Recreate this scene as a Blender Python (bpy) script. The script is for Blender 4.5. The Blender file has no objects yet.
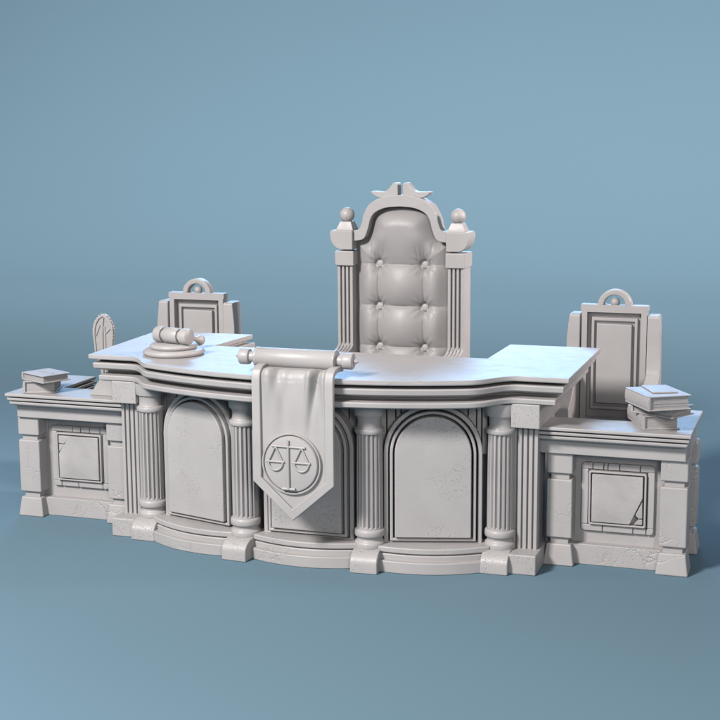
import bpy, bmesh, math, random
from math import sin, cos, pi, radians, sqrt, exp
from mathutils import Vector, Matrix

random.seed(7)
S = bpy.context.scene
COL = S.collection

# ------------------------------------------------------------------ camera
PITCH, YAW, ROLL = 0.16326, 0.32698, -0.00626
CAM = Vector((2.6429, -7.1893, 2.3154))
c, s = cos(YAW), sin(YAW); cp, sp = cos(PITCH), sin(PITCH); cr, sr = cos(ROLL), sin(ROLL)
Rv = Vector((c, s, 0)); Fv = Vector((-s*cp, c*cp, -sp)); Uv = Vector((-s*sp, c*sp, cp))
Xc = Rv*cr + Uv*sr; Yc = Uv*cr - Rv*sr; Zc = -Fv
cam = bpy.data.cameras.new('camera'); cam.sensor_width = 36; cam.lens = 69.99
cam.clip_start = 0.05; cam.clip_end = 200
camo = bpy.data.objects.new('camera', cam); COL.objects.link(camo)
camo.matrix_world = Matrix(((Xc.x, Yc.x, Zc.x, CAM.x), (Xc.y, Yc.y, Zc.y, CAM.y), (Xc.z, Yc.z, Zc.z, CAM.z), (0, 0, 0, 1)))
S.camera = camo

# ------------------------------------------------------------------ light
W = bpy.data.worlds.new('World'); S.world = W; W.use_nodes = True
bg = W.node_tree.nodes['Background']
bg.inputs['Color'].default_value = (0.96, 0.97, 1.03, 1); bg.inputs['Strength'].default_value = 0.33
S.view_settings.view_transform = 'Standard'; S.view_settings.look = 'None'
S.view_settings.exposure = 0.0; S.view_settings.gamma = 1.0

def area(name, loc, target, sx, sy, power, col, spread=180):
    l = bpy.data.lights.new(name, 'AREA'); l.shape = 'RECTANGLE'; l.size = sx; l.size_y = sy
    l.energy = power; l.color = col; l.spread = radians(spread)
    o = bpy.data.objects.new(name, l); COL.objects.link(o); o.location = loc
    d = Vector(target) - Vector(loc)
    o.rotation_euler = d.to_track_quat('-Z', 'Y').to_euler()
    return o
area('key_light', (-3.2, -8.0, 7.2), (0, 0, 0.8), 1.9, 1.9, 2180, (1.0, 0.955, 0.93))
area('back_light', (-4.6, 14.0, 7.4), (-0.4, 0, 1.0), 13.0, 3.0, 112, (0.30, 0.58, 1.0), 32)
area('rim_light', (8.5, 3.2, 4.6), (0.3, 1.5, 1.35), 1.6, 1.6, 44, (1.0, 0.86, 0.83), 28)
area('backdrop_light', (0, 4, 16), (0, 15.6, 2.6), 40, 4, 4600, (1.0, 0.985, 0.97), 100)
area('fill_light', (4.8, -8.5, 3.6), (0.4, 0, 0.7), 1.8, 1.8, 330, (1.0, 0.94, 0.91))

# ------------------------------------------------------------------ materials
def nd(nt, t, **k):
    n = nt.nodes.new(t)
    for a, v in k.items(): setattr(n, a, v)
    return n
def resin(name, base=0.29, rough=0.42, pits=0.0, cracks=0.0, scratch=0.0, grain=0.15, tint=(1.0, 0.968, 0.958), spec=.36, mottle=.05):
    m = bpy.data.materials.new(name); m.use_nodes = True
    nt = m.node_tree; L = nt.links; b = nt.nodes['Principled BSDF']
    tc = nd(nt, 'ShaderNodeTexCoord')
    n1 = nd(nt, 'ShaderNodeTexNoise'); n1.inputs['Scale'].default_value = 5; n1.inputs['Detail'].default_value = 6
    L.new(tc.outputs['Object'], n1.inputs['Vector'])
    mr = nd(nt, 'ShaderNodeMapRange'); mr.inputs['To Min'].default_value = base*(1-mottle); mr.inputs['To Max'].default_value = base*(1+mottle)
    mr.inputs['From Min'].default_value = .3; mr.inputs['From Max'].default_value = .7
    L.new(n1.outputs['Fac'], mr.inputs['Value'])
    cc = nd(nt, 'ShaderNodeVectorMath', operation='SCALE'); cc.inputs[0].default_value = tint
    L.new(mr.outputs['Result'], cc.inputs['Scale']); L.new(cc.outputs['Vector'], b.inputs['Base Color'])
    rr = nd(nt, 'ShaderNodeMapRange'); rr.inputs['To Min'].default_value = rough-.05; rr.inputs['To Max'].default_value = rough+.07
    rr.inputs['From Min'].default_value = .3; rr.inputs['From Max'].default_value = .7
    n2 = nd(nt, 'ShaderNodeTexNoise'); n2.inputs['Scale'].default_value = 14; n2.inputs['Detail'].default_value = 4
    L.new(tc.outputs['Object'], n2.inputs['Vector']); L.new(n2.outputs['Fac'], rr.inputs['Value'])
    L.new(rr.outputs['Result'], b.inputs['Roughness'])
    b.inputs['IOR'].default_value = 1.5; b.inputs['Specular IOR Level'].default_value = spec
    # fine grain
    ng = nd(nt, 'ShaderNodeTexNoise'); ng.inputs['Scale'].default_value = 60; ng.inputs['Detail'].default_value = 5
    L.new(tc.outputs['Object'], ng.inputs['Vector'])
    bp = nd(nt, 'ShaderNodeBump'); bp.inputs['Strength'].default_value = grain; bp.inputs['Distance'].default_value = 0.006
    L.new(ng.outputs['Fac'], bp.inputs['Height'])
    last = bp
    if pits:
        vo = nd(nt, 'ShaderNodeTexVoronoi'); vo.inputs['Scale'].default_value = 105; vo.inputs['Randomness'].default_value = 1
        L.new(tc.outputs['Object'], vo.inputs['Vector'])
        r1 = nd(nt, 'ShaderNodeMapRange', interpolation_type='SMOOTHSTEP'); r1.inputs['From Min'].default_value = .10; r1.inputs['From Max'].default_value = .30
        L.new(vo.outputs['Distance'], r1.inputs['Value'])
        mk = nd(nt, 'ShaderNodeTexNoise'); mk.inputs['Scale'].default_value = 4.2; mk.inputs['Detail'].default_value = 1
        L.new(tc.outputs['Object'], mk.inputs['Vector'])
        r2 = nd(nt, 'ShaderNodeMapRange'); r2.inputs['From Min'].default_value = .465; r2.inputs['From Max'].default_value = .585
        L.new(mk.outputs['Fac'], r2.inputs['Value'])
        # only some of the cells carry a pit
        sc = nd(nt, 'ShaderNodeSeparateColor'); L.new(vo.outputs['Color'], sc.inputs['Color'])
        gt = nd(nt, 'ShaderNodeMath', operation='LESS_THAN'); gt.inputs[1].default_value = .55; L.new(sc.outputs['Red'], gt.inputs[0])
        mu = nd(nt, 'ShaderNodeMath', operation='MULTIPLY'); L.new(r2.outputs['Result'], mu.inputs[0]); L.new(gt.outputs[0], mu.inputs[1])
        inv = nd(nt, 'ShaderNodeMath', operation='SUBTRACT'); inv.inputs[0].default_value = 1; L.new(r1.outputs['Result'], inv.inputs[1])
        m3 = nd(nt, 'ShaderNodeMath', operation='MULTIPLY'); L.new(inv.outputs[0], m3.inputs[0]); L.new(mu.outputs[0], m3.inputs[1])
        b2 = nd(nt, 'ShaderNodeBump', invert=True); b2.inputs['Strength'].default_value = pits; b2.inputs['Distance'].default_value = 0.012
        L.new(m3.outputs[0], b2.inputs['Height']); L.new(last.outputs['Normal'], b2.inputs['Normal']); last = b2
    if cracks:
        nw = nd(nt, 'ShaderNodeTexNoise'); nw.inputs['Scale'].default_value = 7; nw.inputs['Detail'].default_value = 5
        L.new(tc.outputs['Object'], nw.inputs['Vector'])
        mx = nd(nt, 'ShaderNodeVectorMath', operation='MULTIPLY_ADD'); mx.inputs[1].default_value = (.22, .22, .22)
        L.new(nw.outputs['Color'], mx.inputs[0]); L.new(tc.outputs['Object'], mx.inputs[2])
        ve = nd(nt, 'ShaderNodeTexVoronoi', feature='DISTANCE_TO_EDGE'); ve.inputs['Scale'].default_value = 5.5
        L.new(mx.outputs['Vector'], ve.inputs['Vector'])
        r3 = nd(nt, 'ShaderNodeMapRange', interpolation_type='SMOOTHSTEP'); r3.inputs['From Min'].default_value = 0.0; r3.inputs['From Max'].default_value = .028
        r3.inputs['To Min'].default_value = 1; r3.inputs['To Max'].default_value = 0
        L.new(ve.outputs['Distance'], r3.inputs['Value'])
        mk2 = nd(nt, 'ShaderNodeTexNoise'); mk2.inputs['Scale'].default_value = 3.3; mk2.inputs['Detail'].default_value = 2
        mp = nd(nt, 'ShaderNodeMapping'); mp.inputs['Location'].default_value = (3.1, 1.7, 5.2)
        L.new(tc.outputs['Object'], mp.inputs['Vector']); L.new(mp.outputs['Vector'], mk2.inputs['Vector'])
        r4 = nd(nt, 'ShaderNodeMapRange'); r4.inputs['From Min'].default_value = .50; r4.inputs['From Max'].default_value = .60
        L.new(mk2.outputs['Fac'], r4.inputs['Value'])
        m4 = nd(nt, 'ShaderNodeMath', operation='MULTIPLY'); L.new(r3.outputs['Result'], m4.inputs[0]); L.new(r4.outputs['Result'], m4.inputs[1])
        b3 = nd(nt, 'ShaderNodeBump', invert=True); b3.inputs['Strength'].default_value = cracks; b3.inputs['Distance'].default_value = 0.012
        L.new(m4.outputs[0], b3.inputs['Height']); L.new(last.outputs['Normal'], b3.inputs['Normal']); last = b3
    if scratch:
        mp = nd(nt, 'ShaderNodeMapping'); mp.inputs['Scale'].default_value = (3, 26, 26); mp.inputs['Rotation'].default_value = (0, 0, .12)
        L.new(tc.outputs['Object'], mp.inputs['Vector'])
        ns = nd(nt, 'ShaderNodeTexNoise'); ns.inputs['Scale'].default_value = 1.6; ns.inputs['Detail'].default_value = 7; ns.inputs['Distortion'].default_value = .5
        L.new(mp.outputs['Vector'], ns.inputs['Vector'])
        r5 = nd(nt, 'ShaderNodeMapRange'); r5.inputs['From Min'].default_value = .60; r5.inputs['From Max'].default_value = .70
        L.new(ns.outputs['Fac'], r5.inputs['Value'])
        b4 = nd(nt, 'ShaderNodeBump', invert=True); b4.inputs['Strength'].default_value = scratch; b4.inputs['Distance'].default_value = 0.006
        L.new(r5.outputs['Result'], b4.inputs['Height']); L.new(last.outputs['Normal'], b4.inputs['Normal']); last = b4
    L.new(last.outputs['Normal'], b.inputs['Normal'])
    return m
STONE = resin('grey_stone_resin', cracks=.35, grain=.12)
PIT = resin('pitted_stone_resin', pits=.65, grain=.12)
PITC = resin('pitted_cracked_resin', pits=.5, cracks=.4, grain=.15)
MARBLE = resin('mottled_stone_resin', pits=.4, grain=.2, mottle=.16)
PLAIN = resin('plain_grey_resin', grain=.10)
TOP = resin('table_grey_resin', rough=.40, scratch=.28, spec=.5, grain=.08)
CLOTH = resin('cloth_grey_resin', rough=.5, grain=.06)
LEATHER = resin('leather_shaded_resin', base=.245, spec=.42, rough=.48, grain=.10)  # same grey resin, base lowered to paint in the throne recess shade
PAGES = resin('page_grey_resin', rough=.55, grain=.25)

def floor_mat():
    m = bpy.data.materials.new('blue_backdrop'); m.use_nodes = True
    nt = m.node_tree; b = nt.nodes['Principled BSDF']
    tc = nd(nt, 'ShaderNodeTexCoord'); n = nd(nt, 'ShaderNodeTexNoise'); n.inputs['Scale'].default_value = .35; n.inputs['Detail'].default_value = 3
    nt.links.new(tc.outputs['Object'], n.inputs['Vector'])
    r = nd(nt, 'ShaderNodeMix', data_type='RGBA'); r.inputs['A'].default_value = (.099, .163, .206, 1); r.inputs['B'].default_value = (.102, .168, .212, 1)
    nt.links.new(n.outputs['Fac'], r.inputs['Factor']); nt.links.new(r.outputs['Result'], b.inputs['Base Color'])
    b.inputs['Roughness'].default_value = .95; b.inputs['Specular IOR Level'].default_value = .1
    return m

# ------------------------------------------------------------------ mesh helper
class MB:
    def __init__(self, M=None): self.b = bmesh.new(); self.M = M or Matrix()
    def v(self, p): return self.b.verts.new(self.M @ Vector(p))
    def f(self, vs):
        try: return self.b.faces.new(vs)
        except ValueError: return None
    def loft(self, rings, cap=True, closed=True):
        R = [[self.v(p) for p in r] for r in rings]
        for a, b in zip(R[:-1], R[1:]):
            n = len(a)
            for i in range(n if closed else n-1):
                j = (i+1) % n; self.f([a[i], a[j], b[j], b[i]])
        if cap: self.f(R[0][::-1]); self.f(R[-1])
        return self
    def box(self, x0, x1, y0, y1, z0, z1, t=(0, 0, 0, 0)):
        # t: shrink of the top on x0,x1,y0,y1
        self.loft([[(x0, y0, z0), (x1, y0, z0), (x1, y1, z0), (x0, y1, z0)],
                   [(x0+t[0], y0+t[2], z1), (x1-t[1], y0+t[2], z1), (x1-t[1], y1-t[3], z1), (x0+t[0], y1-t[3], z1)]])
        return self
    @staticmethod
    def put(p, ax, a): return (a, p[0], p[1]) if ax == 'x' else ((p[0], a, p[1]) if ax == 'y' else (p[0], p[1], a))
    def prism(self, poly, ax, a0, a1):
        return self.loft([[self.put(p, ax, a) for p in poly] for a in (a0, a1)])
    def ring(self, outer, inner, ax, a0, a1, closed=True):
        n = len(outer); put = self.put
        A = [self.v(put(p, ax, a0)) for p in outer]; B = [self.v(put(p, ax, a1)) for p in outer]
        Cc = [self.v(put(p, ax, a0)) for p in inner]; D = [self.v(put(p, ax, a1)) for p in inner]
        for i in range(n if closed else n-1):
            j = (i+1) % n
            self.f([A[i], A[j], B[j], B[i]]); self.f([Cc[j], Cc[i], D[i], D[j]])
            self.f([A[j], A[i], Cc[i], Cc[j]]); self.f([B[i], B[j], D[j], D[i]])
        if not closed:
            for i in (0, n-1): self.f([A[i], B[i], D[i], Cc[i]])
        return self
    def lathe(self, cx, cy, prof, n=48, ax='z'):
        rings = []
        for r, z in prof:
            ring = []
            for i in range(n):
                a = 2*pi*i/n; p = (cx+r*cos(a), cy+r*sin(a))
                ring.append(self.put(p, ax, z))
            rings.append(ring)
        return self.loft(rings)
    def sphere(self, cx, cy, cz, r, n=24):
        prof = [(max(1e-4, r*sin(pi*i/(n//2))), cz-r*cos(pi*i/(n//2))) for i in range(n//2+1)]
        return self.lathe(cx, cy, prof, n)
    def tube(self, path, r, n=10, caps=True):
        P = [Vector(p) for p in path]; rings = []
        rr = r if isinstance(r, (list, tuple)) else [r]*len(P)
        for i, p in enumerate(P):
            d = (P[min(i+1, len(P)-1)] - P[max(i-1, 0)]).normalized()
            up = Vector((0, 1, 0)) if abs(d.y) < .9 else Vector((0, 0, 1))
            a = d.cross(up).normalized(); b = d.cross(a).normalized()
            rings.append([tuple(p + a*rr[i]*cos(2*pi*k/n) + b*rr[i]*sin(2*pi*k/n)) for k in range(n)])
        return self.loft(rings, cap=caps)
    def grid(self, fn, nu, nv):
        G = [[self.v(fn(i/nu, j/nv)) for i in range(nu+1)] for j in range(nv+1)]
        for j in range(nv):
            for i in range(nu): self.f([G[j][i], G[j][i+1], G[j+1][i+1], G[j+1][i]])
        return self
    def build(self, name, mat, parent=None, bevel=.006, seg=2, ang=32, recalc=True, solid=0):
        if recalc: bmesh.ops.recalc_face_normals(self.b, faces=self.b.faces[:])
        me = bpy.data.meshes.new(name); self.b.to_mesh(me); self.b.free()
        for p in me.polygons: p.use_smooth = True
        me.set_sharp_from_angle(angle=radians(ang))
        me.materials.append(mat)
        o = bpy.data.objects.new(name, me); COL.objects.link(o)
        if parent is not None: o.parent = parent
        if solid:
            md = o.modifiers.new('solid', 'SOLIDIFY'); md.thickness = solid; md.offset = 0
        if bevel:
            md = o.modifiers.new('bevel', 'BEVEL'); md.width = bevel; md.segments = seg; md.limit_method = 'ANGLE'
            md.angle_limit = radians(ang); md.harden_normals = True
        return o

def tag(o, label=None, cat=None, group=None, kind=None):
    if label: o['label'] = label
    if cat: o['category'] = cat
    if group: o['group'] = group
    if kind: o['kind'] = kind
    return o
def thing(name, label, cat, loc=(0, 0, 0), rz=0, group=None):
    o = bpy.data.objects.new(name, None); COL.objects.link(o); o.empty_display_size = .1
    o.location = loc; o.rotation_euler = (0, 0, rz); tag(o, label, cat, group); return o
def copy_tree(o, parent=None):
    n = o.copy(); COL.objects.link(n)
    if parent is not None: n.parent = parent
    for ch in list(o.children): copy_tree(ch, n)
    return n
def offset_poly(P, offs):
    """inset a CCW polygon; offs[i] is the inset of edge i -> i+1"""
    n = len(P); out = []
    def nrm(i):
        a, b = P[i], P[(i+1) % n]; dx, dy = b[0]-a[0], b[1]-a[1]; l = sqrt(dx*dx+dy*dy) or 1
        return (-dy/l, dx/l), (dx/l, dy/l)
    for i in range(n):
        (n0, d0), (n1, d1) = nrm(i-1), nrm(i)
        o0, o1 = offs[i-1], offs[i]
        cr_ = d0[0]*d1[1]-d0[1]*d1[0]
        p = P[i]
        if abs(cr_) < .12:
            mx, my = n0[0]+n1[0], n0[1]+n1[1]; l = sqrt(mx*mx+my*my); o = (o0+o1)/2
            out.append((p[0]+mx/l*o, p[1]+my/l*o))
        else:
            a = (p[0]+n0[0]*o0, p[1]+n0[1]*o0); b = (p[0]+n1[0]*o1, p[1]+n1[1]*o1)
            t = ((b[0]-a[0])*d1[1]-(b[1]-a[1])*d1[0])/cr_
            out.append((a[0]+d0[0]*t, a[1]+d0[1]*t))
    return out
def rrect(x0, x1, z0, z1, r, k=5):
    out = []
    for cx, cz, a0 in ((x1-r, z0+r, -pi/2), (x1-r, z1-r, 0), (x0+r, z1-r, pi/2), (x0+r, z0+r, pi)):
        for i in range(k+1):
            a = a0+pi/2*i/k; out.append((cx+r*cos(a), cz+r*sin(a)))
    return out
def arch(hw, zb, zs, k=24):
    return [(-hw, zb), (hw, zb)] + [(hw*cos(pi*i/k), zs+hw*sin(pi*i/k)) for i in range(k+1)]

# ------------------------------------------------------------------ setting
def backdrop():
    b = MB(); prof = [(-16, 0), (-4, 0), (4, 0), (12, 0)]
    r = 8
    prof += [(12+r*sin(a), r-r*cos(a)) for a in [pi/2*i/16 for i in range(1, 17)]] + [(12+r, 18)]
    b.loft([[(-30, y, z) for y, z in prof], [(30, y, z) for y, z in prof]], cap=False, closed=False)
    o = b.build('backdrop', floor_mat(), bevel=0, ang=80)
    if sum(p.normal.z for p in o.data.polygons) < 0: o.data.flip_normals()
    tag(o, kind='structure')
backdrop()

# ------------------------------------------------------------------ judge bench
bench = thing('judge_bench', 'big grey bow-fronted judge bench with four fluted columns and arched panels', 'bench')

def front_curve(n=46):
    """front edge from left end to right end"""
    pts = []
    Rr = 2.36
    def y(x):
        ax = abs(x); arc = -.542 + Rr - sqrt(Rr*Rr-ax*ax)
        e0, e1 = .93, 1.13
        t = min(1, max(0, (ax-e0)/(e1-e0))); t = t*t*(3-2*t)
        return arc*(1-t) + (-.165)*t
    for i in range(n*2+1):
        x = -1.16+2.32*i/(n*2); pts.append((x, y(x)))
    return pts
FC = front_curve()
OUT = [(-1.39, -.165)] + FC + [(1.39, -.165), (1.385, .90), (.846, .888), (.838, .345), (-.832, .345), (-.788, .836), (-1.448, .80)]
NF = len(FC)
kinds = ['f']*(NF+1) + ['s', 'b', 'i', 'c', 'i', 'b', 's']
def slab_poly(f, sd, inner):
    return offset_poly(OUT, [f if k == 'f' else (sd if k == 's' else (inner if k in 'ic' else min(sd, .03))) for k in kinds])
def layer(b, prof):
    b.loft([[(x, y, z) for x, y in slab_poly(f, sd, i)] for f, sd, i, z in prof])
    return b
t1 = layer(MB(), [(.004, .004, 0, 1.021), (0, 0, 0, 1.027), (0, 0, 0, 1.049)]).build('tabletop', TOP, bench, bevel=.010, seg=3)
layer(MB(), [(.105, .024, .03, .99), (.105, .024, .03, 1.030)]).build('upper_cornice_recess', PLAIN, bench, bevel=0)
layer(MB(), [(.026, .055, -.020, .960), (.004, .030, -.028, .972), (0, .026, -.028, .998), (.004, .03, -.028, 1.003)]).build('middle_cornice', PLAIN, bench, bevel=.006, seg=3)
layer(MB(), [(.105, .075, .03, .92), (.105, .075, .03, .97)]).build('lower_cornice_recess', PLAIN, bench, bevel=0)
layer(MB(), [(.014, .088, -.02, .898), (-.006, .068, -.028, .907), (-.008, .066, -.028, .929), (-.004, .07, -.028, .934)]).build('lower_cornice', PLAIN, bench, bevel=.005, seg=2)

def flute_ring(cx, cy, R, z, d, n=17, m=10):
    out = []
    for i in range(n*m):
        ph = (i % m)/m; a = 2*pi*i/(n*m)
        g = max(0, 1-((ph-.5)/.27)**2)**.5 if abs(ph-.5) < .27 else 0
        out.append((cx+(R-d*g)*cos(a), cy+(R-d*g)*sin(a), z))
    return out
COLS = [(-1.027, -.115, 0), (-.362, -.31, -5), (.36, -.31, 4), (1.027, -.115, 0)]
for cx, cy, ro in COLS:
    b = MB(); d = .0165
    prof = [(.0712, .200, d*.0), (.0712, .222, 0), (.0712, .230, d), (.0700, .50, d), (.0685, .722, d), (.0685, .732, 0), (.0685, .75, 0)]
    b.loft([flute_ring(cx, cy, R, z, dd) for R, z, dd in prof])
    colo = b.build('column', PLAIN, bench, bevel=0, ang=28)
    # base
    P = [(.07, .100), (.0805, .110), (.083, .118), (.083, .136), (.080, .145), (.073, .149), (.070, .153), (.069, .160), (.070, .168), (.074, .172), (.0805, .176), (.083, .184), (.083, .202), (.080, .211), (.074, .215), (.05, .216)]
    MB().lathe(cx, cy, P).build('column_base', PLAIN, colo, bevel=0, ang=45)
    P = [(.05, .733), (.076, .735), (.079, .741), (.079, .755), (.076, .761), (.068, .764), (.0645, .772), (.063, .79), (.0645, .812), (.068, .826), (.0785, .829), (.081, .838), (.083, .858), (.085, .885), (.085, .897), (.05, .898)]
    MB().lathe(cx, cy, P).build('capital', PLAIN, colo, bevel=0, ang=40)
    # plinth: block whose front rolls over at the top
    M = Matrix.Translation((cx, cy, 0)) @ Matrix.Rotation(radians(ro), 4, 'Z')
    f = -.149
    pr = [(.10, 0), (f, 0), (f, .052)] + [(f+.10*(1-cos(a)), .052+.064*sin(a)) for a in [pi/2*i/9 for i in range(1, 10)]] + [(.10, .116)]
    MB(M).prism(pr, 'x', -.074, .074).build('plinth', PIT, colo, bevel=.007, seg=3)

for sg in (-1, 1):
    def X(a, b): return (a, b) if sg > 0 else (-b, -a)
    x0, x1 = 1.085, 1.222
    # pilaster with three grooves on its face
    gx = [x0+.022+.0290*i for i in range(4)]
    poly = [(x0, -.05)]
    poly.append((x0, -.104))
    for g in gx: poly += [(g, -.104), (g+.001, -.084), (g+.008, -.084), (g+.009, -.104)]
    poly += [(x1, -.104), (x1, -.05)]
    if sg < 0: poly = [(-x, y) for x, y in poly][::-1]
    pil = MB().prism(poly, 'z', .09, .80).build('pilaster', PLAIN, bench, bevel=.003, seg=2)
    a, b_ = X(1.09, 1.243)
    MB().box(a, b_, -.224, .06, 0, .108).build('plinth', PIT, pil, bevel=.008, seg=3)
    MB().box(a, b_, -.172, .42, .775, .903).build('capital', PIT, pil, bevel=.006, seg=2)
    a, b_ = X(1.10, 1.212)
    MB().box(a, b_, -.06, .41, 0, .90).build('side_wall', PLAIN, bench, bevel=.006)
# wedge bracket on the left flank, standing over the small desk
wb = MB(); wb.prism([(-1.480, .7762), (-1.213, .7762), (-1.213, .899), (-1.398, .899), (-1.474, .792), (-1.480, .790)], 'y', .0, .14)
wb.build('bracket', PLAIN, bench, bevel=.004)

# arched bays
for bi, (bx, by, ang) in enumerate(((-.69, -.24, -16), (0, -.315, 0), (.69, -.24, 16))):
    M = Matrix.Translation((bx, by, 0)) @ Matrix.Rotation(radians(ang), 4, 'Z')
    w = MB(M).box(-.345, .345, .20, .26, .02, .93).build('back_wall', PLAIN, bench, bevel=0)
    pk = MB(M); x = -.34; rnd = random.Random(bi+3)
    while x < .33:
        wd = rnd.uniform(.022, .05); pk.box(x, min(x+wd, .345), .098+rnd.uniform(0, .010), .22, .60 if abs(x+wd/2) > .235 else .5, .92); x += wd+.006
    pk.build('planking', STONE, w, bevel=.003)
    zs = .622
    pn = MB(M).prism(arch(.203, .166, zs), 'y', -.012, .08).build('arched_panel', PIT, bench, bevel=.007, seg=2)
    MB(M).ring(arch(.229, .144, zs), arch(.2125, .1595, zs), 'y', .006, .08).build('inner_frame', PLAIN, pn, bevel=.005)
    MB(M).ring(arch(.262, .12, zs), arch(.238, .136, zs), 'y', .024, .15).build('outer_frame', PLAIN, pn, bevel=.006)
    def arcpoly(v0, n=20):
        P = []
        for i in range(n+1):
            u = -.30+.60*i/n; P.append((u, -(v0-u*u/1.36)))
        return P + [(.30, .1), (-.30, .1)]
    st = MB(M).prism(arcpoly(.137), 'z', 0, .064).build('bowed_step', STONE, bench, bevel=.006, seg=2)
    u = MB(M)
    u.prism(arcpoly(.104), 'z', .055, .094); u.prism(arcpoly(.088), 'z', .09, .104); u.prism(arcpoly(.106), 'z', .1005, .132)
    u.build('upper_step', STONE, st, bevel=.007, seg=3)

# ------------------------------------------------------------------ small desks left and right
def brick_frame(b, x0, x1, z0, z1, w, y0, y1, cuts):
    """flat frame broken into stones along its top and bottom"""
    g = .0014
    b.box(x0, x0+w, y0, y1, z0+w, z1-w); b.box(x1-w, x1, y0, y1, z0+w, z1-w)
    for (za, zb, cl) in ((z1-w, z1, cuts[0]), (z0, z0+w, cuts[1])):
        xs = [x0]+[x0+(x1-x0)*t for t in cl]+[x1]
        for i in range(len(xs)-1):
            a, c_ = xs[i]+(g if i else 0), xs[i+1]-(g if i < len(xs)-2 else 0)
            yy = y0 + (.0 if i in (0, len(xs)-2) else .0015*((i*7) % 3-1))
            if i == 0:
                pl = [(a, za), (c_, za), (c_, zb), (a+.022, zb), (a+.010, zb-.003), (a+.003, zb-.010), (a, zb-.022)] if za > z0+.01 else [(a, zb), (a, za+.022), (a+.003, za+.010), (a+.010, za+.003), (a+.022, za), (c_, za), (c_, zb)]
            elif i == len(xs)-2:
                pl = [(a, za), (c_, za), (c_, zb-.022), (c_-.003, zb-.010), (c_-.010, zb-.003), (c_-.022, zb), (a, zb)] if za > z0+.01 else [(a, zb), (a, za), (c_-.022, za), (c_-.010, za+.003), (c_-.003, za+.010), (c_, za+.022), (c_, zb)]
            else: pl = [(a, za), (c_, za), (c_, zb), (a, zb)]
            b.prism(pl, 'y', yy, y1)

def desk(sg, label):
    d = thing('side_desk', label, 'desk', (sg*1.6, .2, 0), 0, 'small side desks flanking the judge bench')
    def mb(): return MB(Matrix.Translation((-sg*1.6, -.2, 0)) @ Matrix.Scale(sg, 4, (1, 0, 0)))
    # posts (desk modelled for the right side, mirrored by the matrix)
    def post(x0, x1, y0, y1):
        p = mb().box(x0, x1, y0, y1, .151, .474).build('corner_post', STONE, d, bevel=.009, seg=3)
        k = .02
        mb().box(x0+k, x1-k, y0+k, y1-k, .09, .17).build('post_neck', PLAIN, p, bevel=.003); mb().box(x0+k, x1-k, y0+k, y1-k, .45, .53).build('post_neck', PLAIN, p, bevel=.003)
        mb().box(x0, x1, y0, y1, .504, .625).build('cap_block', STONE, p, bevel=.009, seg=3)
        mb().box(x0-.014, x1+.014, y0-.012, y1+.012, 0, .118, (.016, .016, .014, .014)).build('foot', STONE, p, bevel=.009, seg=3)
    post(1.846, 1.988, .004, .146)
    post(1.250, 1.388, .004, .146)
    post(1.868, 1.996, .42, .565)
    w = mb(); w.box(1.23, 1.93, .110, .16, .01, .66); w.box(1.84, 1.965, .10, .55, .01, .66); w.build('wall_panel', STONE, d, bevel=.004)
    mb().box(1.26, 1.97, .058, .12, 0, .113).build('baseboard', PITC, d, bevel=.005)
    b = mb(); top = ([.15, .30, .36, .52, .80], [.30, .72, .9]) if sg > 0 else ([.14, .32, .48, .62], [.12, .55, .85])
    brick_frame(b, 1.423, 1.808, .182, .558, .036, .088, .13, top)
    fr = b.build('stone_frame', STONE, d, bevel=.005)
    mb().ring(rrect(1.4635, 1.768, .2225, .517, .010, 3), rrect(1.474, 1.757, .232, .506, .006, 3), 'y', .070, .125).build('inner_frame', PLAIN, fr, bevel=.004)
    p = mb(); x0, x1, z0, z1 = 1.481, 1.750, .238, .499
    if sg > 0:
        p.prism([(x0, z0), (x1-.066, z0), (x1-.052, z0+.030), (x1-.005, z0+.135), (x1, z0+.150), (x1, z1), (x0, z1)], 'y', .066, .13)
        p.prism([(x1-.0018, z0+.130), (x1-.038, z0+.052), (x1-.020, z0+.034), (x1, z0+.036)], 'y', .072, .13)
        p.prism([(x1-.046, z0), (x1, z0), (x1, z0+.031), (x1-.022, z0+.029)], 'y', .074, .13)
    else:  # mirrored: larger x is the outer, left side
        p.prism([(x0, z0), (x1, z0), (x1, z1-.112), (x1-.072, z1), (x0, z1)], 'y', .066, .13)
        p.prism([(x1-.036, z1-.050), (x1-.078, z1), (x1, z1), (x1, z1-.046)], 'y', .069, .13)
        p.prism([(x1-.038, z1-.056), (x1, z1-.051), (x1, z1-.104)], 'y', .071, .13)
    p.build('square_panel', MARBLE, d, bevel=.004)
    MB.M = None
    fz = mb().box(1.213, 1.975, -.018, .165, .617, .702); fz.box(1.80, 1.975, .14, .560, .617, .702)
    fz.build('frieze', PLAIN, d, bevel=.006)
    L = [(1.205, -.098), (2.005, -.098), (2.005, .577), (1.765, .577), (1.765, .178), (1.205, .178)]
    kd = ['f', 's', 'b', 'i', 'c', 'e']
    def lp(o, i): return offset_poly(L, [o if k in 'fsb' else (i if k in 'ic' else 0) for k in kd])
    def lay(prof, nm, mt, bv, par, sgm=2):
        b = mb(); b.loft([[(x, y, z) for x, y in lp(o, i)] for o, i, z in prof]); return b.build(nm, mt, par, bevel=bv, seg=sgm)
    ct = lay([(0, 0, .756), (0, 0, .7756)], 'countertop', TOP, .006, d, 3)
    lay([(.085, .04, .738), (.085, .04, .762)], 'cornice_recess', PLAIN, 0, ct)
    lay([(.011, -.01, .732), (.009, -.01, .748)], 'thin_cornice', PLAIN, .004, ct)
    lay([(.085, .04, .715), (.085, .04, .738)], 'cornice_recess', PLAIN, 0, ct)
    lay([(.040, -.015, .698), (.020, -.02, .708), (.018, -.02, .724)], 'lower_cornice', PLAIN, .005, ct)
    return d
desk(1, 'right side desk with three books on top and a chipped lower panel corner')
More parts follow.
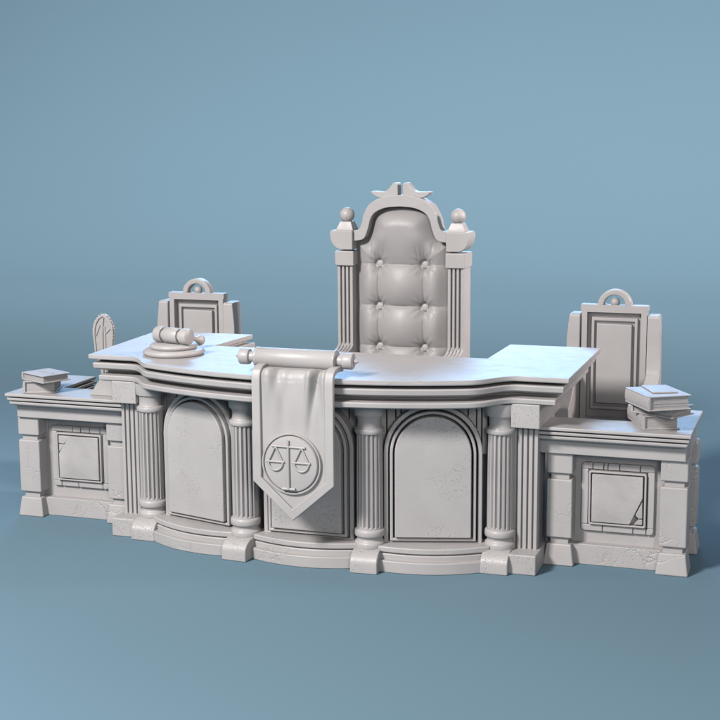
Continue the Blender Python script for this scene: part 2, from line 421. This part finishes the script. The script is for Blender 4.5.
desk(-1, 'left side desk with two books on top and a chipped upper panel corner')

# ------------------------------------------------------------------ throne
thr = thing('throne', 'tall grey throne with tufted cushion and ball finials behind the judge bench', 'throne', (0, 1.5, 0))
TM = Matrix.Translation((.012, -1.5, 0))
def tb(M=None): return MB(TM @ (M or Matrix()))
for sg in (-1, 1):
    cx = .371*sg
    poly = [(cx-.052, 1.55)]
    poly.append((cx-.052, 1.37))
    for g in (-.027, 0, .027): poly += [(cx+g-.0055, 1.37), (cx+g-.0045, 1.396), (cx+g+.0045, 1.396), (cx+g+.0055, 1.37)]
    poly += [(cx+.052, 1.37), (cx+.052, 1.55)]
    po = tb().prism(poly, 'z', 0, 1.46).build('post', PLAIN, thr, bevel=.003)
    tb().box(cx-.064, cx+.064, 1.352, 1.545, 1.444, 1.540).build('post_block', PLAIN, po, bevel=.007, seg=3)
    # scroll capital: flat inside, quarter-round outside
    xi, xo = .312, .466
    pl = [(xi, 1.548), (xi, 1.674), (xo-.010, 1.674), (xo-.001, 1.664)] + [(xo-.078*(1-cos(a)), 1.648-.100*sin(a)) for a in [pi/2*i/10 for i in range(0, 11)]]
    pl = [(x*sg, z) for x, z in pl]
    tb().prism(pl, 'y', 1.345, 1.505).build('capital', PLAIN, po, bevel=.007, seg=3)
    fx = .372*sg
    fb = tb(); fb.loft([[(fx-a, 1.425-a, z), (fx+a, 1.425-a, z), (fx+a, 1.425+a, z), (fx-a, 1.425+a, z)] for a, z in ((.058, 1.670), (.058, 1.676), (.040, 1.722), (.038, 1.728))])
    fo = fb.build('finial', PLAIN, po, bevel=.004)
    tb().sphere(fx, 1.425, 1.769, .049, 32).build('finial_ball', PIT, fo, bevel=0, ang=80)
    # arm: fluted and sweeping forward out of the post
    prof = [(1.40, .40), (1.40, .945), (1.366, .922), (1.335, .906), (1.29, .897), (1.22, .892), (1.10, .89), (.98, .885), (.93, .80), (.91, .77), (.92, .70), (1.02, .62), (1.08, .40)]
    ar = tb()
    for g in (-.044, -.022, 0, .022, .044): ar.prism(prof, 'x', cx+g-.009, cx+g+.009)
    ar.prism([(y, z-.012) if z > .5 else (y, z) for y, z in prof], 'x', cx-.050, cx+.050)
    ar.build('arm', PLAIN, thr, bevel=.003)
    tb().box(cx-.055, cx+.055, .98, 1.10, 0, .42).build('leg', PLAIN, thr, bevel=.006)
def smooth(P, n=6):
    out = []
    for i in range(len(P)-1):
        p0, p1, p2, p3 = P[max(i-1, 0)], P[i], P[i+1], P[min(i+2, len(P)-1)]
        for k in range(n):
            t = k/n
            out.append(tuple(.5*((2*b)+(-a+c_)*t+(2*a-5*b+4*c_-d_)*t*t+(-a+3*b-3*c_+d_)*t**3) for a, b, c_, d_ in zip(p0, p1, p2, p3)))
    return out+[P[-1]]
ho = smooth([(.312, 1.672), (.276, 1.682), (.256, 1.725), (.243, 1.775), (.200, 1.845), (.105, 1.892), (0, 1.903)])
hi = smooth([(.312, 1.603), (.245, 1.620), (.214, 1.685), (.198, 1.745), (.165, 1.790), (.095, 1.820), (0, 1.829)])
outer = ho[:-1] + [(-x, z) for x, z in ho[::-1]]
inner = hi[:-1] + [(-x, z) for x, z in hi[::-1]]
fa = tb().ring(outer, inner, 'y', 1.372, 1.49, closed=False).build('arched_frame', PLAIN, thr, bevel=.016, seg=4, ang=40)
bp_ = [(-.315, .40)] + [(.315, .40), (.315, 1.63)] + [(x, z) for x, z in ho[3:-1]] + [(-x, z) for x, z in ho[:2:-1]] + [(-.315, 1.63)]
tb().prism([(x*.985, z-.02 if z > 1 else z) for x, z in bp_], 'y', 1.470, 1.53).build('back_board', PLAIN, thr, bevel=0)
for sg in (-1, 1):
    P = [(.016, 1.900), (.016, 1.972), (.022, 1.979), (.046, 1.980), (.056, 1.970)] + smooth([(.062, 1.960), (.078, 1.940), (.105, 1.924), (.14, 1.922), (.192, 1.925)], 3) + [(.198, 1.918), (.182, 1.902), (.15, 1.885), (.10, 1.880), (.05, 1.886)]
    tb().prism([(x*sg, z) for x, z in P], 'y', 1.385, 1.465).build('crest_horn', PLAIN, thr, bevel=.010, seg=3)
# tufted cushion
ROWS = [1.455, 1.180, .916, .652]; BX = .152
OUTC = [p for p in ho]
def hw_at(z):
    if z < 1.60: return .322
    for (a, za), (b, zb) in zip(ho[:-1], ho[1:]):
        if za <= z <= zb: return min(.322, a+(b-a)*(z-za)/max(1e-6, zb-za)-.012)
    return .322 if z < 1.68 else .01
def edge_dist(x, z):
    """distance to the border of the upholstery (posts, then the arch)"""
    d = .322-abs(x); x = abs(x)
    if z > 1.45:
        best = 9
        for (a, za), (b, zb) in zip(hi[:-1:2], hi[2::2]):
            dx, dz = b-a, zb-za; t = max(0, min(1, ((x-a)*dx+(z-za)*dz)/(dx*dx+dz*dz)))
            q = (x-a-dx*t)**2+(z-za-dz*t)**2
            if q < best: best = q; sgn = dx*(z-za)-dz*(x-a)
        q = sqrt(best)*(1 if sgn > 0 else -1)
        d = min(d, q)
    return d
ZB, ZT = .45, 1.878
def cush_h(x, z, wr=True):
    ax = abs(x)
    d = edge_dist(x, z)
    if d <= 0: return 0
    edge = (1-max(0, 1-d/.13)**2.2)
    dome = 1-.55*(ax/.322)**2.0
    if z > ROWS[0]:
        t = min(1, (z-ROWS[0])/.24); fz = sin(pi/2*t)**.8
    else:
        t = (ROWS[0]-z)/.2667; fz = abs(sin(pi*t))**.7
    up = min(1, max(0, (z-ROWS[0]-.03)/.16)); up = up*up*(3-2*up)
    fx = abs(cos(pi*x/(2*BX)))**.85 if ax < BX else abs(sin(pi*min(1, (ax-BX)/(.35-BX))))**.85
    fx = fx*(1-up)+up
    H = .118*edge*dome*(.60+.40*fz)*(.60+.40*fx)
    nb = 0
    for zr in ROWS:
        for sx in (-1, 1):
            dx, dz = x-sx*BX, z-zr; q = sqrt(dx*dx+dz*dz)
            H -= .022*exp(-(q/.044)**2) + .012*exp(-((q-.028)/.006)**2)
            if wr:
                th = math.atan2(dz, dx)
                H += .0030*(cos(8*th)+.5*cos(13*th+1))*exp(-((q-.055)/.026)**2)
        H -= .0070*exp(-((z-zr)/.0060)**2)*(.10+.90*exp(-((ax-BX)/.07)**2))
    H -= .0095*exp(-((ax-BX-.012*up)/.0060)**2)*(1-up)*(.30+.80*max(exp(-((z-zr)/.08)**2) for zr in ROWS))
    # short gathers running up from the top pair of buttons
    if z > ROWS[0]:
        e = exp(-((z-ROWS[0]-.07)/.06)**2)
        for o in (-.035, -.012, .014, .04):
            H -= .0045*exp(-((ax-BX-o*(1+3*(z-ROWS[0])))/.006)**2)*e
    return H
def cush(u, v):
    z = ZB+(ZT-ZB)*v; x = hw_at(z)*(2*u-1)
    return (x, 1.462-cush_h(x, z), z)
cu = tb().grid(cush, 130, 230).build('cushion', LEATHER, thr, bevel=0, ang=80)
if sum(p.normal.y for p in cu.data.polygons) > 0: cu.data.flip_normals()
for zr in ROWS:
    for sx in (-1, 1):
        y0 = 1.462-cush_h(sx*BX, zr, False)-.020
        P = [(.004, y0-.014), (.013, y0-.0135), (.020, y0-.011), (.0240, y0-.005), (.0245, y0+.003), (.0235, y0+.03), (.01, y0+.04)]
        tb().lathe(sx*BX, zr, P, 24, 'y').build('button', PLAIN, cu, bevel=0, ang=50)
tb().box(-.30, .30, .95, 1.46, .42, .55).build('seat', LEATHER, thr, bevel=.03, seg=4)
tb().box(-.33, .33, .97, 1.58, .30, .43).build('seat_frame', PLAIN, thr, bevel=.008)

# ------------------------------------------------------------------ side chairs
chair = thing('side_chair', 'grey panelled side chair with ring crest behind the right desk', 'chair', (1.3966, 1.34, 0), 0, 'side chairs behind the small desks')
CM = Matrix.Translation((0, -1.34, 0))
def cb(): return MB(CM)
cbk = cb(); cbk.box(-.19, .19, 1.352, 1.40, .45, 1.238); back = cbk.build('backrest', PLAIN, chair, bevel=.004)
def rc(h, z0, z1): return [(-h, z0), (h, z0), (h, z1), (-h, z1)]
tp = [(-.198, .50), (.198, .50), (.198, 1.215), (.204, 1.222), (.204, 1.252), (-.204, 1.252), (-.204, 1.222), (-.198, 1.215)]
tpi = [(-.163, .548), (.163, .548), (.163, 1.20), (.163, 1.203), (.163, 1.205), (-.163, 1.205), (-.163, 1.203), (-.163, 1.20)]
cb().ring(tp, tpi, 'y', 1.300, 1.37).build('outer_frame', PLAIN, back, bevel=.006, seg=2)
cb().ring(rc(.140, .600, 1.172), rc(.122, .620, 1.150), 'y', 1.326, 1.36).build('inner_frame', PLAIN, back, bevel=.004)
cb().prism(rc(.107, .640, 1.134), 'y', 1.318, 1.36).build('raised_panel', PLAIN, back, bevel=.006)
k = 20
ro_ = [(.104*cos(pi*i/k), 1.244+.103*sin(pi*i/k)) for i in range(k+1)]
ri_ = [(.064*cos(pi*i/k), 1.250+.062*sin(pi*i/k)) for i in range(k+1)]
rg = cb().ring(ro_, ri_, 'y', 1.305, 1.375, closed=False).build('crest_ring', PLAIN, back, bevel=.009, seg=3)
cb().sphere(0, 1.34, 1.268, .028, 24).build('crest_ball', PLAIN, rg, bevel=0, ang=80)
for sg in (-1, 1):
    prof = [(1.43, .40), (1.43, 1.185), (1.42, 1.195), (1.295, 1.195), (1.283, 1.185), (1.280, 1.05), (1.278, .88), (1.266, .842), (1.235, .824), (1.18, .806), (1.11, .770), (1.04, .722), (.985, .690), (.955, .68), (.94, .665), (.94, .60), (.97, .58), (.97, .40)]
    w = cb()
    # barrel-shaped wing: slightly bowed outwards at mid height
    xi = .203
    rings = []
    for x in (xi, .287):
        rings.append([((x + (0 if x == xi else -.018*max(0, (z-.95)/.25)**2 if z > .95 else 0))*sg, y, z) for y, z in prof])
    w.loft(rings); wo = w.build('wing', PLAIN, chair, bevel=.010, seg=3)
    cb().box(sg*.243-.036, sg*.243+.036, .965, 1.04, 0, .41).build('leg', PLAIN, chair, bevel=.005)
    cb().box(sg*.243-.036, sg*.243+.036, 1.35, 1.425, 0, .41).build('leg', PLAIN, chair, bevel=.005)
cb().box(-.205, .205, .96, 1.36, .36, .47).build('seat', LEATHER, chair, bevel=.02, seg=3)
c2 = copy_tree(chair); c2.location = (-1.3966, 1.34, -.012)
tag(c2, 'grey panelled side chair with ring crest behind the gavel')

# ------------------------------------------------------------------ lancet panel behind the left desk
lan = thing('carved_panel', 'narrow pointed-arch carved panel with notched rim behind the left end of the bench', 'carved panel', (-1.848, .85, 0), radians(14))
def lens(k=1.0, dz=0):
    half = smooth([(.016, .04), (.018, .70), (.040, .83), (.056, .89), (.061, .95), (.067, 1.02), (.058, 1.078), (.030, 1.122), (0, 1.139)], 6)
    return [(x*k, z-dz*max(0, (z-.5)/.64)) for x, z in half]
H = lens(); Hi = lens(.80, .014)
full = H + [(-x, z) for x, z in H[-2::-1]]; fulli = Hi + [(-x, z) for x, z in Hi[-2::-1]]
body = MB().prism(full, 'y', -.026, .03).build('panel', PITC, lan, bevel=.004)
rm = MB(); rm.ring(full, fulli, 'y', -.034, -.01, closed=False)
acc = 0
for (x0, z0), (x1, z1) in zip(full[:-1], full[1:]):
    acc += sqrt((x1-x0)**2+(z1-z0)**2)
    if acc > .017 and z0 > .6:
        acc = 0; rm.sphere(x0, -.012, z0, .0085, 8)
rm.build('notched_rim', PLAIN, lan, bevel=.002)
rb = MB(); rb.tube([(-.012, -.027, .5), (-.010, -.027, .98), (-.004, -.027, 1.07), (.0, -.027, 1.115)], .011, 8); rb.tube([(.012, -.027, .5), (.012, -.027, .98), (.010, -.027, 1.06)], .007, 8)
rb.tube([(-.048, -.027, 1.00), (-.020, -.027, 1.07)], .006, 8); rb.tube([(.012, -.027, 1.01), (.046, -.027, 1.045)], .006, 8)
rb.build('ribs', PLAIN, lan, bevel=0)
MB().box(-.10, .10, -.06, .08, 0, .06).build('base', PLAIN, lan, bevel=.006)

# ------------------------------------------------------------------ gavel and sound block
TZ = 1.0494
sb = thing('sound_block', 'round two-tier grey sound block under the gavel on the bench top', 'sound block', (-.918, -.015, TZ))
def disc(r, z0, h): return [(.01, z0), (r-.012, z0), (r-.003, z0+h*.25), (r, z0+h*.5), (r-.003, z0+h*.75), (r-.014, z0+h), (.01, z0+h)]
lo = MB().lathe(0, 0, disc(.176, 0, .034), 64).build('lower_disc', PLAIN, sb, bevel=0, ang=60)
MB().lathe(0, 0, disc(.138, .034, .032), 64).build('upper_disc', PLAIN, sb, bevel=0, ang=60)
gv = thing('gavel', 'grey gavel with banded barrel head lying on the round sound block', 'gavel', (-.905, -.045, TZ+.0665), radians(-15))
hz = .046
def yl(prof, n=32): return [[(x, r*cos(2*pi*i/n), hz+r*sin(2*pi*i/n)) for i in range(n)] for r, x in prof]
g = MB(); R0 = .0460
g.loft(yl([(.004, -.124), (R0-.008, -.124), (R0-.002, -.120), (R0, -.112), (R0, -.072), (R0-.003, -.069), (R0-.015, -.069), (R0-.015, -.052), (R0-.004, -.052), (R0-.001, -.048), (R0-.001, .048), (R0-.004, .052), (R0-.015, .052), (R0-.015, .069), (R0-.003, .069), (R0, .072), (R0, .112), (R0-.002, .120), (R0-.008, .124), (.004, .124)]))
hd = g.build('head', PLAIN, gv, bevel=0, ang=40)
a = Vector((0, .03, hz-.004)); e = Vector((-.052, .310, -.026))
P = [a+(e-a)*t for t in (0, .25, .5, .72, .80, .86, .92, .97, 1.0)]
MB().tube(P, [.016, .016, .016, .017, .020, .030, .034, .029, .012], 20).build('handle', PLAIN, gv, bevel=0, ang=60)

# ------------------------------------------------------------------ banner
ban = thing('hanging_banner', 'grey pointed banner with a scales emblem hanging from a roller over the bench edge', 'banner', (.03, -.45, TZ))
BM = Matrix.Translation((-.03, .45, -TZ))
def bb(): return MB(BM)
RY, RZ = -.45, 1.1335
def xl(prof, n=36): return [[(x, RY+r*cos(2*pi*i/n), RZ+r*sin(2*pi*i/n)) for i in range(n)] for r, x in prof]
rl = bb().loft(xl([(.01, -.222), (.050, -.222), (.055, -.218), (.055, -.206), (.0525, -.203), (.0525, .213), (.055, .216), (.055, .228), (.050, .232), (.01, .232)])).build('roller', PLAIN, ban, bevel=0, ang=40)
for sg, xe in ((-1, -.222), (1, .232)):
    pf = [(.028, xe-.01*sg), (.028, xe+.030*sg), (.033, xe+.033*sg), (.040, xe+.036*sg), (.043, xe+.044*sg), (.043, xe+.082*sg), (.040, xe+.089*sg), (.030, xe+.092*sg), (.013, xe+.093*sg), (.014, xe+.099*sg), (.012, xe+.106*sg), (.004, xe+.116*sg)]
    bb().loft(xl(pf)).build('roller_knob', PLAIN, rl, bevel=0, ang=40)
XL, XR, XA = -.189, .262, .030
def path(z_end):
    return [(-.43, 1.083), (-.50, 1.088), (-.545, 1.086), (-.566, 1.076), (-.577, 1.058), (-.580, 1.03)]
NP = path(0)
def cloth(u, v):
    # v 0..1: over the table, then straight down to the pointed hem
    x = XL+.012+(XR-XL-.024)*u
    zb = .506+(.312-.506)*(1-abs(x-XA)/((XR-XL)/2+.004)) if True else 0
    if v < .18:
        t = v/.18*(len(NP)-1); i = min(len(NP)-2, int(t)); t -= i
        y = NP[i][0]+(NP[i+1][0]-NP[i][0])*t; z = NP[i][1]+(NP[i+1][1]-NP[i][1])*t; dz = 0
    else:
        y = -.580; z = 1.03+(zb-1.03)*((v-.18)/.82); dz = 1.06-z
    d = max(0, 1.08-z); fade = exp(-(d/.20)**2)
    uu = u
    def fold(c0, w, sk): return exp(-((uu-c0-sk*d)/w)**2)
    w_ = -.024*fold(.18, .07, .25) + .014*fold(.30, .06, .35) - .030*fold(.72, .045, -.25) + .020*fold(.80, .04, -.30) - .018*fold(.90, .03, 0)+.010*fold(.47, .12, .1)
    w_ += .006*sin(31*uu+9*d)*exp(-((uu-.28)/.16)**2) - .006*sin(37*uu-7*d)*exp(-((uu-.78)/.13)**2)
    y -= -w_*fade
    if v < .18: z -= w_*.5*min(1, v/.1)
    return (x, y, z)
cl = bb().grid(cloth, 90, 110).build('cloth', CLOTH, ban, bevel=0, ang=80, solid=.008)
# raised border
th = .022; BW = .048
def st(y, z, ny, nz, xo, xi):
    return [(xo, y-ny*.006, z-nz*.006), (xo, y+ny*th, z+nz*th), (xi, y+ny*th, z+nz*th), (xi, y-ny*.006, z-nz*.006)]
def side(sgn):
    xo, xi = (XL, XL+BW) if sgn < 0 else (XR, XR-BW)
    R = []
    for (y, z), (ny, nz) in zip(NP, [(0, 1), (0, 1), (-.35, .94), (-.75, .66), (-.97, .24), (-1, 0)]): R.append(st(y, z, ny, nz, xo, xi))
    return R
left = side(-1); right = side(1)
lb = [(XL, -.574, .500), (XL, -.602, .500), (XL+BW, -.602, .520), (XL+BW, -.574, .520)]
rb_ = [(XR, -.574, .500), (XR, -.602, .500), (XR-BW, -.602, .520), (XR-BW, -.574, .520)]
ap = [(XA, -.574, .298), (XA, -.602, .298), (XA, -.602, .362), (XA, -.574, .362)]
bb().loft(left+[lb, ap, rb_]+right[::-1]).build('border', CLOTH, cl, bevel=.006, seg=2, ang=25)
# emblem
EX, EZ, EY = .027, .603, -.584
em = bb().lathe(EX, EZ, [(.165, EY+.004), (.165, EY-.012), (.162, EY-.017), (.156, EY-.017), (.1535, EY-.012), (.153, EY-.002), (.1495, EY-.002), (.149, EY-.014), (.144, EY-.021), (.125, EY-.024), (.004, EY-.025)], 72, 'y').build('emblem', CLOTH, cl, bevel=0, ang=35)
sc = bb(); ys = EY-.029; cxp = EX-.010
sc.tube([(cxp, ys-.002, EZ-.132), (cxp, ys-.002, EZ+.128)], [.008, .006], 10)
sc.tube([(cxp-.092, ys, EZ+.095), (cxp+.094, ys, EZ+.093)], .006, 10)
sc.tube([(cxp-.036, ys, EZ-.130), (cxp+.036, ys, EZ-.130)], .008, 10)
for sg in (-1, 1):
    ax_, az = cxp+sg*.072, EZ+.094; pz = EZ+.012
    sc.tube([(ax_, ys, az), (ax_-.040, ys, pz)], .0055, 8); sc.tube([(ax_, ys, az), (ax_+.040, ys, pz)], .0055, 8)
    sc.tube([(ax_-.050, ys, pz), (ax_+.050, ys, pz)], .006, 8)
    sc.tube([(ax_+.040*cos(t), ys, pz-.046*sin(t)) for t in [pi*i/14 for i in range(15)]], .006, 8)
sc.build('scales', CLOTH, em, bevel=0, ang=60)

# ------------------------------------------------------------------ books
def book(label, loc, rz, w, l, h, tilt=0, wavy=0, plate=False):
    """spine along -x, w in x (spine to fore-edge), l in y"""
    t = thing('book', label, 'book', loc, radians(rz), 'books stacked on the side desks')
    bt = .007
    b = MB()
    b.box(-w/2, w/2, -l/2, l/2, 0, bt); b.box(-w/2, w/2, -l/2, l/2, h-bt, h)
    # rounded spine
    sp_ = [(-w/2+.012, 0)] + [(-w/2+.008-.011*sin(a_), h/2-(h/2)*cos(a_)) for a_ in [pi*i/8 for i in range(9)]] + [(-w/2+.012, h)]
    sp_ = sp_[1:-1] + [(-w/2+.014, h), (-w/2+.014, 0)]
    b.prism(sp_, 'y', -l/2, l/2)
    cv = b.build('cover', PLAIN, t, bevel=.0025)
    m = MB(); n = 9
    for i in range(n):
        z0 = bt-.001+(h-2*bt+.002)*i/n; z1 = bt-.001+(h-2*bt+.002)*(i+1)/n; j = random.uniform(-.0018, .0018)
        m.box(-w/2+.013, w/2-.012+j, -l/2+.011-j, l/2-.011+j, z0, z1-.0006)
    m.build('pages', PAGES, t, bevel=0)
    if plate:
        p = MB()
        p.box(-.055, -.012, -.012, .014, h, h+.003); p.box(-.006, .075, -.008, .014, h, h+.003)
        p.build('title_plate', PLAIN, cv, bevel=.001)
    return t
CZ = .7764
book('thick grey book at the bottom of the right desk stack, spine to the left', (1.784, .150, CZ), 22, .196, .318, .074)
book('thin warped grey book in the middle of the right desk stack', (1.838, .072, CZ+.0745), -29, .262, .190, .050)
book('grey book on top of the right desk stack, under a flat booklet', (1.820, .012, CZ+.125), 32, .236, .284, .076)
pk = MB(); pk.box(-.066, .066, -.100, .100, 0, .008)
bk = pk.build('booklet', PLAIN, None, bevel=.003); bk.location = (1.823, .045, CZ+.2015); bk.rotation_euler = (0, 0, radians(24))
tag(bk, 'thin flat grey booklet lying on the topmost book of the right desk', 'booklet')
book('thick grey book at the bottom of the left desk stack', (-1.838, .070, CZ), 20, .196, .225, .072)
book('flat grey book with a raised title on top of the left desk stack', (-1.788, .022, CZ+.0725), -26, .232, .190, .046, plate=True)
